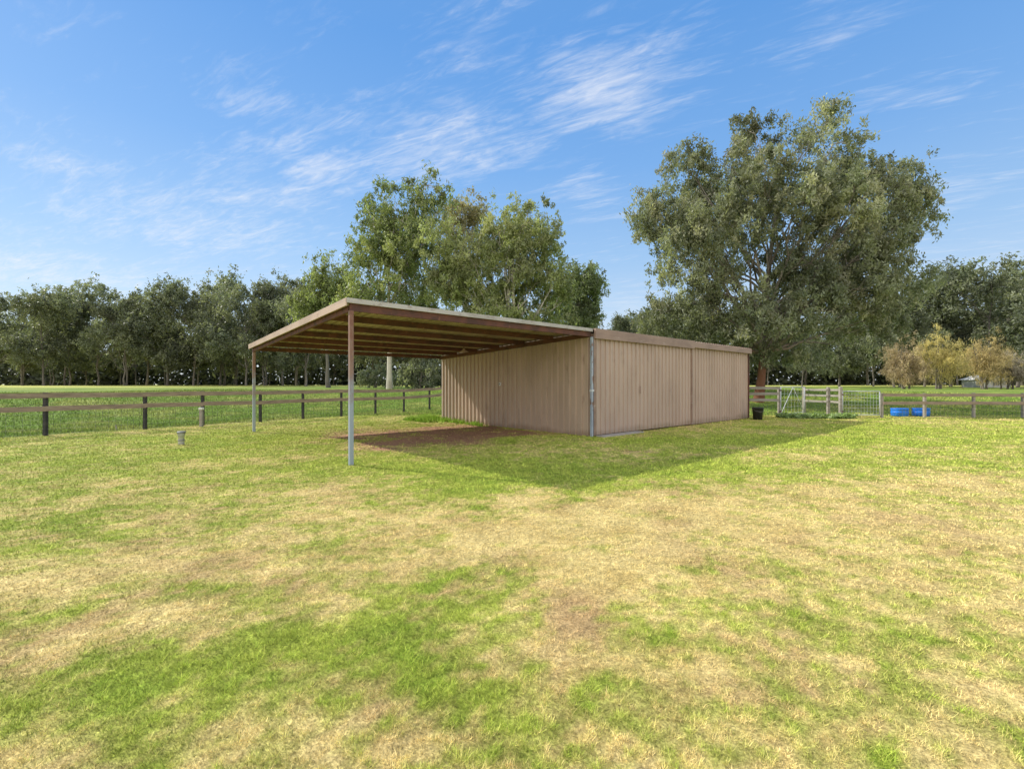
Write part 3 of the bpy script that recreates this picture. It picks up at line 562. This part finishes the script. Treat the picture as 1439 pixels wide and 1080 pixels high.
CL = [((740, 165), (985, 75), .2, .78), ((860, 120), (960, 95), .16, .5), ((440, 235), (780, 190), .22, .75), ((350, 250), (560, 215), .24, .62), ((300, 150), (480, 150), .07, .5), ((20, 235), (130, 220), .14, .6), ((150, 340), (400, 290), .55, .62),
      ((-60, 400), (130, 350), 1.1, .66), ((90, 250), (240, 255), .14, .35), ((560, 90), (800, 20), .12, .32), ((1050, 100), (1270, 5), .14, .3), ((1230, 290), (1440, 255), .3, .45), ((770, 290), (880, 262), .35, .45), ((1220, 110), (1430, 150), .14, .3), ((560, 160), (700, 140), .12, .38), ((220, 295), (520, 262), .24, .55)]
acc = None
for (a, b, wd_, amp) in CL:
    ua = uv(*a); ub = uv(*b); c = ((ua[0] + ub[0]) / 2, (ua[1] + ub[1]) / 2); hl = math.hypot(ub[0] - ua[0], ub[1] - ua[1]) / 2; an = math.atan2(ub[1] - ua[1], ub[0] - ua[0])
    mp = N.new('ShaderNodeMapping'); mp.vector_type = 'TEXTURE'; mp.inputs['Location'].default_value = (*c, 0); mp.inputs['Rotation'].default_value = (0, 0, an); mp.inputs['Scale'].default_value = (hl * 1.35, wd_ * 1.6, 1); Lk.new(rot.outputs[0], mp.inputs[0])
    ln = N.new('ShaderNodeVectorMath'); ln.operation = 'LENGTH'; Lk.new(mp.outputs[0], ln.inputs[0])
    v = mrange(ln.outputs['Value'], 0, 1.3, amp, 0)
    acc = v if acc is None else math_('MAXIMUM', acc, v)
acc = math_('MAXIMUM', acc, mrange(sep.outputs[2], .36, .08, 0, .5))
def cn(sx, sy, sc, det, dist):
    mp = N.new('ShaderNodeMapping'); mp.inputs['Scale'].default_value = (sx, sy, 1); Lk.new(rot.outputs[0], mp.inputs[0])
    n = N.new('ShaderNodeTexNoise'); n.inputs['Scale'].default_value = sc; n.inputs['Detail'].default_value = det; n.inputs['Roughness'].default_value = .62; n.inputs['Distortion'].default_value = dist; Lk.new(mp.outputs[0], n.inputs['Vector']); return n.outputs[0]
f1 = cn(1.1, 3.4, 2.4, 8, .8); f2 = cn(2.2, 9.0, 3.0, 7, 1.4)
ff = math_('ADD', math_('MULTIPLY', f1, .6), math_('MULTIPLY', f2, .4))
# extra bright cloud, added unseen overhead and behind the viewer as fill light
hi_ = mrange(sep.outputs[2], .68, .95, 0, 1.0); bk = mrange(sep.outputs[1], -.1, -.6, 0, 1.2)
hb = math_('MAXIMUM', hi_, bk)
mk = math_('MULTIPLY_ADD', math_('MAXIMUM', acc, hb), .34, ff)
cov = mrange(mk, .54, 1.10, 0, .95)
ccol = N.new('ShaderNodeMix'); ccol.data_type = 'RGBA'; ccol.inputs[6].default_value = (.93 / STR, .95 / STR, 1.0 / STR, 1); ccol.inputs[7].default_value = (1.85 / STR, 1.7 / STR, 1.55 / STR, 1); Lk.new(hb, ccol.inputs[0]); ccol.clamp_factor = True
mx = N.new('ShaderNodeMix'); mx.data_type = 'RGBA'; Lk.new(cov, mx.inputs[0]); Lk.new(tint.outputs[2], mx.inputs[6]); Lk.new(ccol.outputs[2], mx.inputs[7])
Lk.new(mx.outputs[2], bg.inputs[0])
sd = bpy.data.lights.new('sun', 'SUN'); sd.energy = 5; sd.angle = math.radians(.5); sd.color = (1, .95, .84); so = bpy.data.objects.new('sun', sd); C.objects.link(so); so.rotation_euler = SUNV.to_track_quat('Z', 'Y').to_euler()
cd = bpy.data.cameras.new('camera'); cd.lens = 16; cd.sensor_width = 36; cd.clip_end = 8000; cd.clip_start = .05; co = bpy.data.objects.new('camera', cd); C.objects.link(co); co.location = (0, 0, CAMH); co.rotation_euler = (math.radians(90), 0, 0); S.camera = co
S.view_settings.view_transform = 'Standard'; S.view_settings.look = 'None'; S.view_settings.exposure = 0; S.view_settings.gamma = 1
